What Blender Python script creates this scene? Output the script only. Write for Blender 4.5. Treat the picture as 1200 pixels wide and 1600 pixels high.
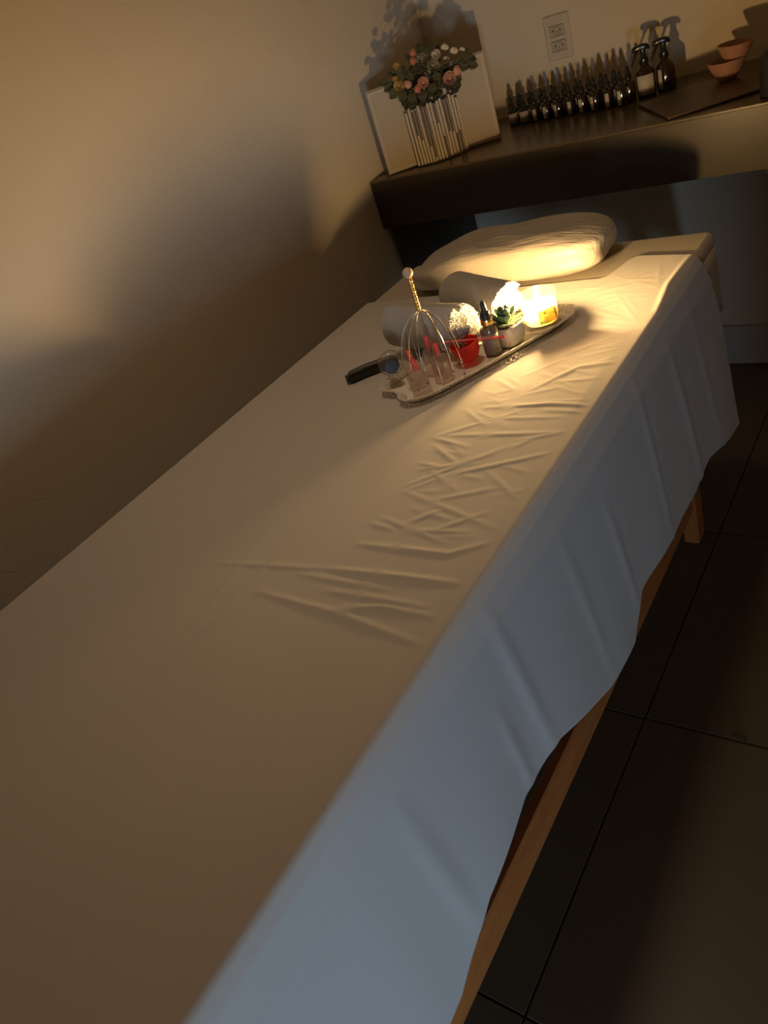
import bpy, math, random
import numpy as np
from mathutils import Vector, Matrix, Euler

for _o in list(bpy.data.objects): bpy.data.objects.remove(_o)
C = bpy.context.scene.collection
SC = bpy.context.scene
random.seed(7); rng = np.random.default_rng(7)
PI = math.pi

# ------------------------------------------------------------------ camera
R = ((0.8021553454722162, 0.5147100133786271, -0.30268862525394497),
     (0.09189581477427944, -0.6072933339804036, -0.789145085348656),
     (-0.5900016618258976, 0.6052011307249349, -0.5344432901739338))      # right, down, forward
CAM = Vector((0.99932658, -1.39658167, 1.31649488))
cam = bpy.data.cameras.new('camera'); camo = bpy.data.objects.new('camera', cam); C.objects.link(camo)
r, d, f = R
camo.matrix_world = Matrix(((r[0], -d[0], -f[0], CAM[0]), (r[1], -d[1], -f[1], CAM[1]), (r[2], -d[2], -f[2], CAM[2]), (0, 0, 0, 1)))
cam.sensor_fit = 'VERTICAL'; cam.sensor_height = 32.0; cam.lens = 32.0 * 1201.69 / 1600; cam.clip_start = 0.02
SC.camera = camo

# ------------------------------------------------------------------ world, lights, exposure
W = bpy.data.worlds.new('world'); SC.world = W; W.use_nodes = True
W.node_tree.nodes['Background'].inputs[0].default_value = (0.30, 0.42, 0.60, 1)
W.node_tree.nodes['Background'].inputs[1].default_value = 0.05
SC.view_settings.view_transform = 'Standard'; SC.view_settings.look = 'None'
SC.view_settings.gamma = 1; SC.view_settings.use_curve_mapping = False
SC.view_settings.exposure = 0.0

def area(name, loc, target, sx, sy, col, power, spread=180):
    l = bpy.data.lights.new(name, 'AREA'); l.shape = 'RECTANGLE'; l.size = sx; l.size_y = sy
    l.color = col; l.energy = power; l.spread = math.radians(spread)
    o = bpy.data.objects.new(name, l); C.objects.link(o); o.location = loc
    o.rotation_euler = (Vector(target) - Vector(loc)).to_track_quat('-Z', 'Y').to_euler()
    return o
ADDED_DOOR_X0, ADDED_DOOR_X1 = 0.80, 1.72  # jambs of an added doorway, placed to crop the cool light
area('unseen_cool_light', (2.55, -4.3, 0.38), (0.5, -0.6, 0.5), 0.6, 0.6, (0.54, 0.75, 1.0), 92)   # unseen cool source, set beyond an added doorway that crops its beam
FILL_LAMP_POWER = 1.3  # warm fill added overhead
LIGHT_CUT_Z = 0.72  # lower edge of the added shutter, limits how high cool light reaches
FLAME_STRENGTH = 5600.0

# ------------------------------------------------------------------ materials
MATS = {}
def mat(name, col, rough=0.6, metal=0.0, bump=None, var=None, spec=0.5, sss=0.0, sssr=None, emis=None, alpha_glass=None, stretch=(1, 1, 1), coat=0, sheen=0):
    """procedural material. bump=(scale, strength, dist); var=(scale, amount, colour2)"""
    m = bpy.data.materials.new(name); m.use_nodes = True; nt = m.node_tree; N = nt.nodes; L = nt.links
    b = N['Principled BSDF']; b.inputs['Base Color'].default_value = (*col, 1)
    b.inputs['Roughness'].default_value = rough; b.inputs['Metallic'].default_value = metal
    b.inputs['Specular IOR Level'].default_value = spec
    b.inputs['Coat Weight'].default_value = coat; b.inputs['Sheen Weight'].default_value = sheen
    if sss: b.inputs['Subsurface Weight'].default_value = sss; b.inputs['Subsurface Radius'].default_value = sssr; b.inputs['Subsurface Scale'].default_value = 1.0
    if emis: b.inputs['Emission Color'].default_value = (*emis[0], 1); b.inputs['Emission Strength'].default_value = emis[1]
    tc = N.new('ShaderNodeTexCoord'); mp = N.new('ShaderNodeMapping'); L.new(tc.outputs['Object'], mp.inputs[0]); mp.inputs['Scale'].default_value = stretch
    if var:
        n = N.new('ShaderNodeTexNoise'); n.inputs['Scale'].default_value = var[0]; n.inputs['Detail'].default_value = 6; L.new(mp.outputs[0], n.inputs['Vector'])
        mx = N.new('ShaderNodeMix'); mx.data_type = 'RGBA'; mx.inputs[6].default_value = (*col, 1); mx.inputs[7].default_value = (*var[2], 1)
        mr = N.new('ShaderNodeMapRange'); mr.inputs[1].default_value = 0.35; mr.inputs[2].default_value = 0.65; mr.inputs[4].default_value = var[1]
        L.new(n.outputs['Fac'], mr.inputs[0]); L.new(mr.outputs[0], mx.inputs[0]); L.new(mx.outputs[2], b.inputs['Base Color'])
    if bump:
        n = N.new('ShaderNodeTexNoise'); n.inputs['Scale'].default_value = bump[0]; n.inputs['Detail'].default_value = 5; L.new(mp.outputs[0], n.inputs['Vector'])
        bp = N.new('ShaderNodeBump'); bp.inputs['Strength'].default_value = bump[1]; bp.inputs['Distance'].default_value = bump[2]
        L.new(n.outputs['Fac'], bp.inputs['Height']); L.new(bp.outputs[0], b.inputs['Normal'])
    MATS[name] = m; return m

def clear(name, tint=(1, 1, 1), ior=1.45, rough=0.03, body=0.0, bodycol=(1, 1, 1)):
    """thin glass / clear plastic: transparent with fresnel reflection, plus some diffuse body"""
    m = bpy.data.materials.new(name); m.use_nodes = True; nt = m.node_tree; N = nt.nodes; L = nt.links
    N.remove(N['Principled BSDF']); out = N['Material Output']
    t = N.new('ShaderNodeBsdfTransparent'); t.inputs[0].default_value = (*tint, 1)
    g = N.new('ShaderNodeBsdfGlossy'); g.inputs['Roughness'].default_value = rough
    lw = N.new('ShaderNodeLayerWeight'); lw.inputs[0].default_value = 0.5
    pw = N.new('ShaderNodeMath'); pw.operation = 'POWER'; pw.inputs[1].default_value = 3.0; L.new(lw.outputs['Facing'], pw.inputs[0])
    fr = N.new('ShaderNodeMath'); fr.operation = 'MULTIPLY_ADD'; fr.inputs[1].default_value = 0.6; fr.inputs[2].default_value = 0.035; L.new(pw.outputs[0], fr.inputs[0])
    mx = N.new('ShaderNodeMixShader'); L.new(fr.outputs[0], mx.inputs[0]); L.new(t.outputs[0], mx.inputs[1]); L.new(g.outputs[0], mx.inputs[2])
    last = mx
    if body:
        df = N.new('ShaderNodeBsdfDiffuse'); df.inputs[0].default_value = (*bodycol, 1)
        tl = N.new('ShaderNodeBsdfTranslucent'); tl.inputs[0].default_value = (*bodycol, 1)
        ad = N.new('ShaderNodeMixShader'); ad.inputs[0].default_value = 0.5; L.new(df.outputs[0], ad.inputs[1]); L.new(tl.outputs[0], ad.inputs[2])
        m2 = N.new('ShaderNodeMixShader'); m2.inputs[0].default_value = body; L.new(mx.outputs[0], m2.inputs[1]); L.new(ad.outputs[0], m2.inputs[2]); last = m2
    L.new(last.outputs[0], out.inputs[0]); MATS[name] = m; return m

M_wall = mat('wall_paint', (0.72, 0.64, 0.50), 0.85, bump=(140, 0.35, 0.004), var=(3, 0.25, (0.66, 0.58, 0.45)), spec=0.2)
M_ceil = mat('ceiling_paint', (0.65, 0.62, 0.57), 0.9)
M_tile = mat('floor_tile', (0.12, 0.092, 0.06), 0.45, var=(2.2, 0.5, (0.095, 0.074, 0.048)), bump=(60, 0.05, 0.002), spec=0.4)
M_grout = mat('grout', (0.03, 0.026, 0.022), 0.95)
M_base = mat('baseboard_paint', (0.52, 0.50, 0.46), 0.6)
M_sheet = mat('white_cotton', (0.54, 0.52, 0.49), 0.92, bump=(900, 0.12, 0.0006), spec=0.15, sheen=0.1)
M_cover = mat('cream_cover', (0.50, 0.45, 0.37), 0.8, bump=(500, 0.1, 0.0006), spec=0.2)
M_wood = mat('pine_wood', (0.46, 0.16, 0.04), 0.5, var=(9, 0.6, (0.32, 0.10, 0.025)), stretch=(6, 1, 6))
M_desk = mat('dark_laminate', (0.062, 0.048, 0.030), 0.35, var=(6, 0.6, (0.048, 0.036, 0.022)), stretch=(1, 8, 8), spec=0.4)
M_top = mat('brown_desktop', (0.12, 0.088, 0.052), 0.25, var=(6, 0.6, (0.09, 0.066, 0.038)), stretch=(1, 8, 8), spec=0.5)
M_pil = mat('pillow_film', (0.43, 0.39, 0.33), 0.45, bump=(60, 0.7, 0.006), stretch=(0.25, 1, 1), spec=0.4)
M_towel = mat('terry_cloth', (0.50, 0.48, 0.44), 0.95, bump=(700, 0.9, 0.003), spec=0.1, sheen=0.3)
M_tray = mat('cream_enamel', (0.80, 0.75, 0.66), 0.35, spec=0.5)
M_gold = mat('brass', (0.85, 0.55, 0.18), 0.25, 1.0)
M_goldh = mat('gold_wrap', (0.75, 0.50, 0.14), 0.3, 0.9)
M_steel = mat('steel_wire', (0.75, 0.70, 0.62), 0.22, 1.0)
M_cork = mat('pale_wood', (0.60, 0.42, 0.25), 0.5, var=(60, 0.4, (0.5, 0.34, 0.2)))
M_blk = mat('black_rubber', (0.018, 0.018, 0.018), 0.45)
M_blkg = mat('black_gloss', (0.02, 0.018, 0.014), 0.18)
M_wax = mat('candle_wax', (0.98, 0.95, 0.82), 0.5, sss=1.0, sssr=(0.036, 0.031, 0.019))
M_label = mat('kraft_label', (0.78, 0.70, 0.52), 0.7)
M_ink = mat('ink', (0.05, 0.04, 0.03), 0.7)
M_white = mat('white_ceramic', (0.72, 0.70, 0.66), 0.35, var=(40, 0.2, (0.62, 0.6, 0.56)))
M_soil = mat('soil', (0.05, 0.035, 0.025), 0.95, bump=(200, 0.8, 0.004))
M_leaf = mat('succulent_leaf', (0.16, 0.24, 0.12), 0.4, var=(30, 0.5, (0.09, 0.16, 0.09)), spec=0.4)
M_leafd = mat('succulent_leaf_dark', (0.07, 0.10, 0.075), 0.4, spec=0.4)
M_silk = mat('silk_leaf', (0.05, 0.058, 0.022), 0.75, var=(30, 0.5, (0.10, 0.085, 0.03)))
M_amber = mat('amber_glass', (0.025, 0.014, 0.007), 0.08, spec=0.8)
M_greenb = mat('green_glass', (0.012, 0.028, 0.022), 0.08, spec=0.8)
M_plabel = mat('paper_label', (0.60, 0.56, 0.48), 0.6)
M_plabel2 = mat('pink_label', (0.56, 0.45, 0.40), 0.6)
M_greyl = mat('grey_label', (0.30, 0.27, 0.24), 0.5)
M_page = mat('book_page', (0.52, 0.45, 0.34), 0.75)
M_pagebr = mat('brown_print', (0.055, 0.026, 0.012), 0.6)
M_board = mat('book_board', (0.44, 0.37, 0.27), 0.7, bump=(300, 0.1, 0.001))
M_clay = mat('clay_bowl', (0.42, 0.22, 0.15), 0.5)
M_darkwood = mat('dark_board', (0.075, 0.045, 0.027), 0.45)
M_plate = mat('socket_plastic', (0.62, 0.56, 0.46), 0.4)
M_plastic = mat('socket_insert', (0.55, 0.49, 0.40), 0.4)
M_peach = mat('peach_petal', (0.58, 0.30, 0.20), 0.7)
M_pink = mat('rose_petal', (0.50, 0.17, 0.12), 0.7)
M_yel = mat('yellow_petal', (0.52, 0.33, 0.08), 0.7)
M_ivory = mat('ivory_petal', (0.60, 0.54, 0.38), 0.7)
M_strip = mat('striped_petal', (0.40, 0.34, 0.20), 0.7, var=(150, 0.8, (0.08, 0.05, 0.03)))
M_brn = mat('brown_petal', (0.17, 0.10, 0.04), 0.7)
M_red = mat('red_silicone', (0.85, 0.11, 0.09), 0.3, sss=0.6, sssr=(0.004, 0.001, 0.001))
M_flame = mat('flame', (0, 0, 0), 1, emis=((1.0, 0.62, 0.26), FLAME_STRENGTH))
M_fill = mat('fill_lamp_body', (0.7, 0.7, 0.65), 0.6)
M_glass = clear('clear_glass', (0.98, 0.97, 0.95))
M_cup = clear('cupping_glass', (0.99, 0.965, 0.95), body=0.085, bodycol=(0.95, 0.72, 0.62))
M_bottleg = clear('bottle_glass', (0.97, 0.97, 0.95), body=0.09, bodycol=(0.7, 0.68, 0.6))
M_jar = clear('candle_glass', (0.97, 0.96, 0.92), body=0.005, bodycol=(0.95, 0.88, 0.7))
M_redg = clear('red_translucent', (0.95, 0.22, 0.17), body=0.42, bodycol=(0.90, 0.12, 0.09))
M_knob = mat('dark_cap', (0.035, 0.032, 0.026), 0.35)
M_debris = mat('dry_leaf', (0.05, 0.035, 0.02), 0.8)

# ------------------------------------------------------------------ mesh helpers
class MB:
    def __init__(s): s.v = []; s.f = []
    def add(s, v, f, M=None):
        o = len(s.v)
        if M is not None: v = [tuple(M @ Vector(p)) for p in v]
        s.v += [tuple(p) for p in v]; s.f += [tuple(i + o for i in q) for q in f]; return s
    def box(s, x0, x1, y0, y1, z0, z1, M=None, ch=0.0):
        if ch <= 0:
            v = [(x, y, z) for z in (z0, z1) for y in (y0, y1) for x in (x0, x1)]
            return s.add(v, [(0, 2, 3, 1), (4, 5, 7, 6), (0, 1, 5, 4), (2, 6, 7, 3), (0, 4, 6, 2), (1, 3, 7, 5)], M)
        c = ch; rings = []
        for z, i in ((z0, c), (z0 + c, 0), (z1 - c, 0), (z1, c)):
            a, b, e, g = x0 + i, x1 - i, y0 + i, y1 - i; k = c if i == 0 else c * 0.5
            rings.append([(a + k, e, z), (b - k, e, z), (b, e + k, z), (b, g - k, z), (b - k, g, z), (a + k, g, z), (a, g - k, z), (a, e + k, z)])
        v = [p for q in rings for p in q]; F = []
        for i in range(3):
            for j in range(8): F.append((i*8+j, i*8+(j+1) % 8, (i+1)*8+(j+1) % 8, (i+1)*8+j))
        F.append(tuple(reversed(range(8)))); F.append(tuple(range(24, 32)))
        return s.add(v, F, M)
    def lathe(s, prof, n=24, M=None, a0=0, a1=2*PI, cap=True):
        full = abs(a1 - a0 - 2*PI) < 1e-6; cols = n if full else n + 1; v = []; F = []
        for r_, z in prof:
            for j in range(cols):
                a = a0 + (a1 - a0) * j / n; v.append((r_*math.cos(a), r_*math.sin(a), z))
        for i in range(len(prof) - 1):
            for j in range(n):
                j2 = (j + 1) % cols; F.append((i*cols+j, i*cols+j2, (i+1)*cols+j2, (i+1)*cols+j))
        if cap and full:
            if prof[0][0] > 1e-5: F.append(tuple(reversed(range(cols))))
            if prof[-1][0] > 1e-5: F.append(tuple(range((len(prof)-1)*cols, len(prof)*cols)))
        return s.add(v, F, M)
    def tube(s, pts, rad, n=8, closed=False, M=None):
        pts = [Vector(p) for p in pts]; k = len(pts); v = []; F = []; prev = None
        for i, p in enumerate(pts):
            if closed: t = pts[(i+1) % k] - pts[i-1]
            else: t = pts[min(i+1, k-1)] - pts[max(i-1, 0)]
            t.normalize()
            up = prev if prev is not None else (Vector((0, 0, 1)) if abs(t.z) < 0.9 else Vector((1, 0, 0)))
            a = (up - t*up.dot(t)).normalized(); b = t.cross(a); prev = a
            rr = rad[i] if isinstance(rad, (list, tuple)) else rad
            for j in range(n):
                an = 2*PI*j/n; v.append(tuple(p + a*math.cos(an)*rr + b*math.sin(an)*rr))
        m = k if closed else k - 1
        for i in range(m):
            for j in range(n):
                i2 = (i+1) % k; F.append((i*n+j, i*n+(j+1) % n, i2*n+(j+1) % n, i2*n+j))
        if not closed: F.append(tuple(reversed(range(n)))); F.append(tuple(range((k-1)*n, k*n)))
        return s.add(v, F, M)
    def ball(s, c, rx, ry=None, rz=None, n=14, m=9, M=None):
        ry = ry or rx; rz = rz or rx
        prof = [(math.sin(PI*i/m), -math.cos(PI*i/m)) for i in range(m+1)]
        prof[0] = (1e-4, -1); prof[-1] = (1e-4, 1)
        T = Matrix.Translation(c) @ Matrix.Diagonal((rx, ry, rz, 1))
        return s.lathe(prof, n, (M @ T) if M is not None else T)
    def build(s, name, m, parent=None, smooth=True, loc=None):
        me = bpy.data.meshes.new(name); me.from_pydata(s.v, [], s.f); me.update()
        if isinstance(m, (list, tuple)):
            for q in m: me.materials.append(q)
        else: me.materials.append(m)
        o = bpy.data.objects.new(name, me); C.objects.link(o)
        if parent is not None: o.parent = parent
        if smooth:
            me.polygons.foreach_set('use_smooth', [True]*len(me.polygons))
            try: me.set_sharp_from_angle(angle=math.radians(38))
            except Exception: pass
        if loc is not None: o.location = loc
        return o
def thing(name, label, cat, loc=(0, 0, 0), rz=0, group=None):
    o = bpy.data.objects.new(name, None); C.objects.link(o); o.empty_display_size = 0.02
    o.location = loc; o.rotation_euler = (0, 0, rz); o['label'] = label; o['category'] = cat
    if group: o['group'] = group
    return o
def tag(o, label, cat, group=None):
    o['label'] = label; o['category'] = cat
    if group: o['group'] = group
    return o
def struct(o, label=None):
    o['kind'] = 'structure'
    if label: o['label'] = label
    return o
def dup(root, loc, rz, label, group=None):
    r_ = root.copy(); C.objects.link(r_); r_.location = loc; r_.rotation_euler = (0, 0, rz); r_['label'] = label
    if group: r_['group'] = group
    for ch in list(root.children):
        c = ch.copy(); C.objects.link(c); c.parent = r_
        for g in ch.children:
            q = g.copy(); C.objects.link(q); q.parent = c
    return r_

# ------------------------------------------------------------------ the room
XL, XR, YB, YF, ZC = -0.464, 2.6, 1.037, -2.6, 2.6
def wallbox(name, label, *a, m=M_wall): return struct(MB().box(*a).build(name, m, smooth=False), label)
wallbox('wall_left', 'cream painted wall left of the massage table', XL-0.1, XL, YF-0.1, YB+0.1, -0.02, ZC)
wallbox('wall_back', 'cream wall behind the desk, holding the socket plate', XL, XR, YB, YB+0.1, -0.02, ZC)
wallbox('wall_right', 'cream wall on the right, out of view', XR, XR+0.1, YF-0.1, YB+0.1, -0.02, ZC)
mb = MB(); mb.box(XL, ADDED_DOOR_X0, YF-0.1, YF, -0.02, ZC); mb.box(ADDED_DOOR_X1, XR, YF-0.1, YF, -0.02, ZC); mb.box(ADDED_DOOR_X0, ADDED_DOOR_X1, YF-0.1, YF, 2.1, ZC)
struct(mb.build('wall_front', M_wall, smooth=False), 'cream wall behind the camera with an added doorway for the cool light')
mb = MB(); mb.box(ADDED_DOOR_X0-0.06, ADDED_DOOR_X0, YF-0.1, YF+0.015, 0, 2.16); mb.box(ADDED_DOOR_X1, ADDED_DOOR_X1+0.06, YF-0.1, YF+0.015, 0, 2.16); mb.box(ADDED_DOOR_X0, ADDED_DOOR_X1, YF-0.1, YF+0.015, 2.1, 2.16)
struct(mb.build('trim_1', M_base, smooth=False), 'painted frame around the added doorway')
sh = MB().box(ADDED_DOOR_X0+0.001, ADDED_DOOR_X0+0.012, YF-0.06, YF-0.03, LIGHT_CUT_Z, 2.0995).build('light_cut_shutter_1', M_base, smooth=False); struct(sh, 'added unseen shutter that cuts the cool light off the upper walls')  # added out of view to block the cool light above its lower edge
for k in range(24):
    z0 = LIGHT_CUT_Z + k*0.06
    MB().box(ADDED_DOOR_X0+0.0125, ADDED_DOOR_X1-0.001, YF-0.054, YF-0.036, z0, min(2.0995, z0+0.0605), ch=0.002).build('light_cut_slat', M_base, sh, smooth=False)
wallbox('ceiling', 'plain ceiling', XL, XR, YF, YB, ZC, ZC+0.1, m=M_ceil)
BH = 0.133
struct(MB().box(XL+0.016, XR, YB-0.014, YB, 0.0, BH, ch=0.003).build('baseboard_back', M_base, smooth=False), 'pale baseboard along the foot of the wall behind the desk')
struct(MB().box(XL, XL+0.014, YF, YB-0.5, 0.0, BH, ch=0.003).build('baseboard_left', M_base, smooth=False), 'pale baseboard along the left wall')
floor = struct(MB().box(XL, XR, YF-2.4, YB, -0.06, -0.003).build('floor', M_grout, smooth=False), 'dark beige tiled floor with thin dark joints')
G0, Y0, TS = 0.5438, 0.1602, 0.5997
tm = None
xs = sorted([G0 + TS*k for k in range(-3, 5)]); ys = sorted([Y0 + TS*k for k in range(-6, 3)])
for i in range(len(xs)-1):
    for j in range(len(ys)-1):
        a, b = max(xs[i], XL), min(xs[i+1], XR); c_, d_ = max(ys[j], YF), min(ys[j+1], YB)
        if b - a < 0.02 or d_ - c_ < 0.02: continue
        g = 0.0016
        o = MB().box(a+g, b-g, c_+g, d_-g, -0.012, random.uniform(-0.0004, 0.0002), ch=0.0012).build('tile', M_tile, floor, smooth=False)

# ------------------------------------------------------------------ desk (fixed worktop on a cabinet)
HD, YD, AP = 0.884, 0.5434, 0.1376
desk = thing('desk', 'dark laminate desk with a deep front apron and panel ends, against the back wall', 'desk', ((XL+2.0)/2, 0.8, 0))
def dk(mb_, name, m, smooth=False):
    o = mb_.build(name, m, desk, smooth); o.location = -desk.location; return o
dk(MB().box(XL+0.002, 2.0, YD, YB-0.002, HD-0.006, HD, ch=0.001), 'worktop', M_top)
dk(MB().box(XL+0.002, 2.0, YD+0.0005, YD+0.022, HD-AP, HD-0.0063), 'front_apron', M_desk)
dk(MB().box(XL+0.0145, XL+0.036, YD+0.0225, YB-0.016, 0.0, HD-0.0063), 'end_panel', M_desk)
dk(MB().box(1.96, 1.998, YD+0.03, YB-0.016, 0.0, HD-0.0063), 'end_panel', M_desk)

# ------------------------------------------------------------------ massage table
H = 0.7635; BX0, BX1, BY1, BY0 = -0.118, 0.590, 0.166, -1.72
table = thing('massage_table', 'wooden massage table with cream padded top, under the white sheet', 'table', (0.236, -0.78, 0))
def tb(mb_, name, m, smooth=True):
    o = mb_.build(name, m, table, smooth); o.location = -table.location; return o
def rounded_slab(x0, x1, y0, y1, z0, z1, rc, re, n=8, ne=5):
    mb_ = MB(); rings = []
    prof = [(re, z0)] + [(re - re*math.sin(PI/2*k/ne), z0 + re - re*math.cos(PI/2*k/ne)) for k in range(1, ne+1)] + \
           [(re - re*math.cos(PI/2*k/ne), z1 - re + re*math.sin(PI/2*k/ne)) for k in range(0, ne+1)]
    for ins, z in prof:
        ring = []
        for cx, cy, a in ((x1-rc, y1-rc, 0), (x0+rc, y1-rc, PI/2), (x0+rc, y0+rc, PI), (x1-rc, y0+rc, 1.5*PI)):
            for k in range(n+1):
                t = a + PI/2*k/n; ring.append((cx + (rc-ins)*math.cos(t), cy + (rc-ins)*math.sin(t), z))
        rings.append(ring)
    m_ = len(rings[0]); v = [p for q in rings for p in q]; F = []
    for i in range(len(rings)-1):
        for j in range(m_): F.append((i*m_+j, i*m_+(j+1) % m_, (i+1)*m_+(j+1) % m_, (i+1)*m_+j))
    F.append(tuple(reversed(range(m_)))); F.append(tuple(range((len(rings)-1)*m_, len(rings)*m_)))
    return mb_.add(v, F)
tb(rounded_slab(BX0+0.002, BX1-0.003, BY0, BY1, H-0.094, H-0.004, 0.02, 0.014), 'padded_top', M_cover)
# fitted cover's skirt hanging at the far end
sk = MB()
pth = [(BX1-0.0015, -0.25), (BX1-0.0005, 0.0), (BX1, BY1-0.03), (BX1-0.012, BY1+0.001), (BX1-0.05, BY1+0.006), (0.2, BY1+0.006), (BX0+0.05, BY1+0.006)]
vv = []; ff = []
for i, (x, y) in enumerate(pth):
    for k in range(5):
        z = H-0.025 - 0.13*k/4; vv.append((x + (0.006*k/4 if i < 4 else 0), y + (0.008*k/4 if i > 3 else 0), z))
for i in range(len(pth)-1):
    for k in range(4): ff.append((i*5+k, i*5+k+1, (i+1)*5+k+1, (i+1)*5+k))
o = tb(sk.add(vv, ff), 'cover_skirt', M_cover); sm = o.modifiers.new('s', 'SOLIDIFY'); sm.thickness = 0.0012; sm.offset = 1
tb(MB().box(BX0+0.03, BX1-0.03, BY0+0.04, BY1-0.03, H-0.175, H-0.0955, ch=0.003), 'frame', M_wood, False)
for sx in (BX0+0.05, 0.474):
    for y in (0.132, -1.60):
        tb(MB().box(sx, sx+0.036, y-0.024, y+0.026, 0.0, H-0.1755, ch=0.003), 'leg', M_wood, False)
tb(MB().box(0.511, 0.531, -1.60, 0.03, 0.168, 0.245, ch=0.003), 'side_rail', M_wood, False)
tb(MB().box(BX0+0.029, BX0+0.049, -1.60, 0.03, 0.168, 0.245, ch=0.003), 'side_rail', M_wood, False)
tb(MB().box(BX0+0.088, 0.473, -1.59, -1.57, 0.168, 0.245, ch=0.003), 'cross_rail', M_wood, False)

# ------------------------------------------------------------------ the sheet
CREASES = [  # (polyline on the table top, ridge height, half width)
 ([(0.28,-0.676),(0.285,-0.996),(0.232,-1.189)],0.0016,0.008),([(0.395,-0.841),(0.527,-0.836),(0.572,-0.804)],0.0034,0.006),
 ([(0.382,-0.892),(0.566,-0.880)],0.0042,0.007),([(0.197,-0.917),(0.393,-0.891)],0.002,0.008),([(0.344,-0.909),(0.485,-0.909)],0.002,0.006),
 ([(0.402,-0.928),(0.546,-0.923)],0.0024,0.006),([(0.428,-0.955),(0.492,-0.936),(0.562,-0.935)],0.0028,0.006),
 ([(0.308,-0.952),(0.442,-0.958),(0.566,-0.975)],0.003,0.007),([(0.393,-0.713),(0.5,-0.607)],0.0024,0.006),
 ([(0.434,-0.687),(0.57,-0.616)],0.0026,0.006),([(0.395,-0.785),(0.512,-0.818)],0.0022,0.007),([(0.395,-0.726),(0.561,-0.78)],0.002,0.008),
 ([(0.416,-0.508),(0.516,-0.495),(0.608,-0.5)],0.0042,0.007),([(0.391,-0.588),(0.565,-0.568)],0.0026,0.006),
 ([(0.468,-0.455),(0.519,-0.387),(0.575,-0.371)],0.005,0.010),([(0.495,-0.217),(0.573,-0.242)],0.0018,0.005),
 ([(0.466,-0.086),(0.577,-0.261)],0.0016,0.004),([(0.469,-0.354),(0.575,-0.254)],0.002,0.006),([(0.501,-0.408),(0.564,-0.355)],0.002,0.006),
 ([(0.439,-0.024),(0.573,-0.118)],0.0014,0.005),([(0.485,0.024),(0.479,-0.141)],0.0014,0.005),([(0.442,-0.789),(0.473,-0.758)],0.003,0.005),
 ([(0.23,-0.839),(0.26,-1.031)],0.0014,0.006),([(0.335,-0.687),(0.368,-0.547)],0.0015,0.012),
 ([(0.36,-0.60),(0.49,-0.506)],0.002,0.007),([(0.45,-0.74),(0.53,-0.70)],0.002,0.005),([(0.43,-0.76),(0.50,-0.775)],0.002,0.005),
 ([(0.41,-0.54),(0.55,-0.53)],0.002,0.005),([(0.46,-0.47),(0.53,-0.44)],0.002,0.005),([(0.52,-0.33),(0.575,-0.30)],0.0018,0.004),
 ([(0.53,0.0),(0.560,-0.12)],0.0014,0.005),([(0.48,-0.16),(0.56,-0.14)],0.0013,0.005),([(0.50,-0.12),(0.55,-0.20)],0.0013,0.004),
]
for _ in range(70):   # fine crumple in the zone nearest the hanging side
    x = random.uniform(0.40, 0.56); y = random.uniform(-0.82, -0.05); a = random.uniform(-0.7, 0.9); l_ = random.uniform(0.03, 0.09)
    CREASES.append(([(x - l_*math.cos(a)/2, y - l_*math.sin(a)/2), (x + l_*math.cos(a)/2, y + l_*math.sin(a)/2)], random.uniform(0.0010, 0.0026), random.uniform(0.005, 0.008)))
HEM_Y = [0.16, 0.085, -0.045, -0.113, -0.227, -0.40, -0.53, -0.60, -0.707, -0.80, -0.86, -0.957, -1.075, -1.166, -1.197, -1.35, -1.75]
HEM_Z = [0.345, 0.372, 0.400, 0.417, 0.417, 0.437, 0.453, 0.408, 0.423, 0.465, 0.492, 0.500, 0.475, 0.427, 0.425, 0.40, 0.42]
def ridge(X, Y, pts, h, w):
    out = np.zeros_like(X)
    seg = [math.dist(pts[i], pts[i+1]) for i in range(len(pts)-1)]; tot = sum(seg); acc = 0
    for i in range(len(pts)-1):
        ax_, ay = pts[i]; bx, by = pts[i+1]; dx, dy = bx-ax_, by-ay; l2 = dx*dx+dy*dy
        t = np.clip(((X-ax_)*dx+(Y-ay)*dy)/l2, 0, 1)
        dd = np.hypot(X-ax_-t*dx, Y-ay-t*dy); s = (acc + t*seg[i])/tot
        out = np.maximum(out, h*np.exp(-(dd/w)**2)*np.clip(np.sin(PI*(0.06+0.88*s)), 0, 1)**0.7); acc += seg[i]
    return out
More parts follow.
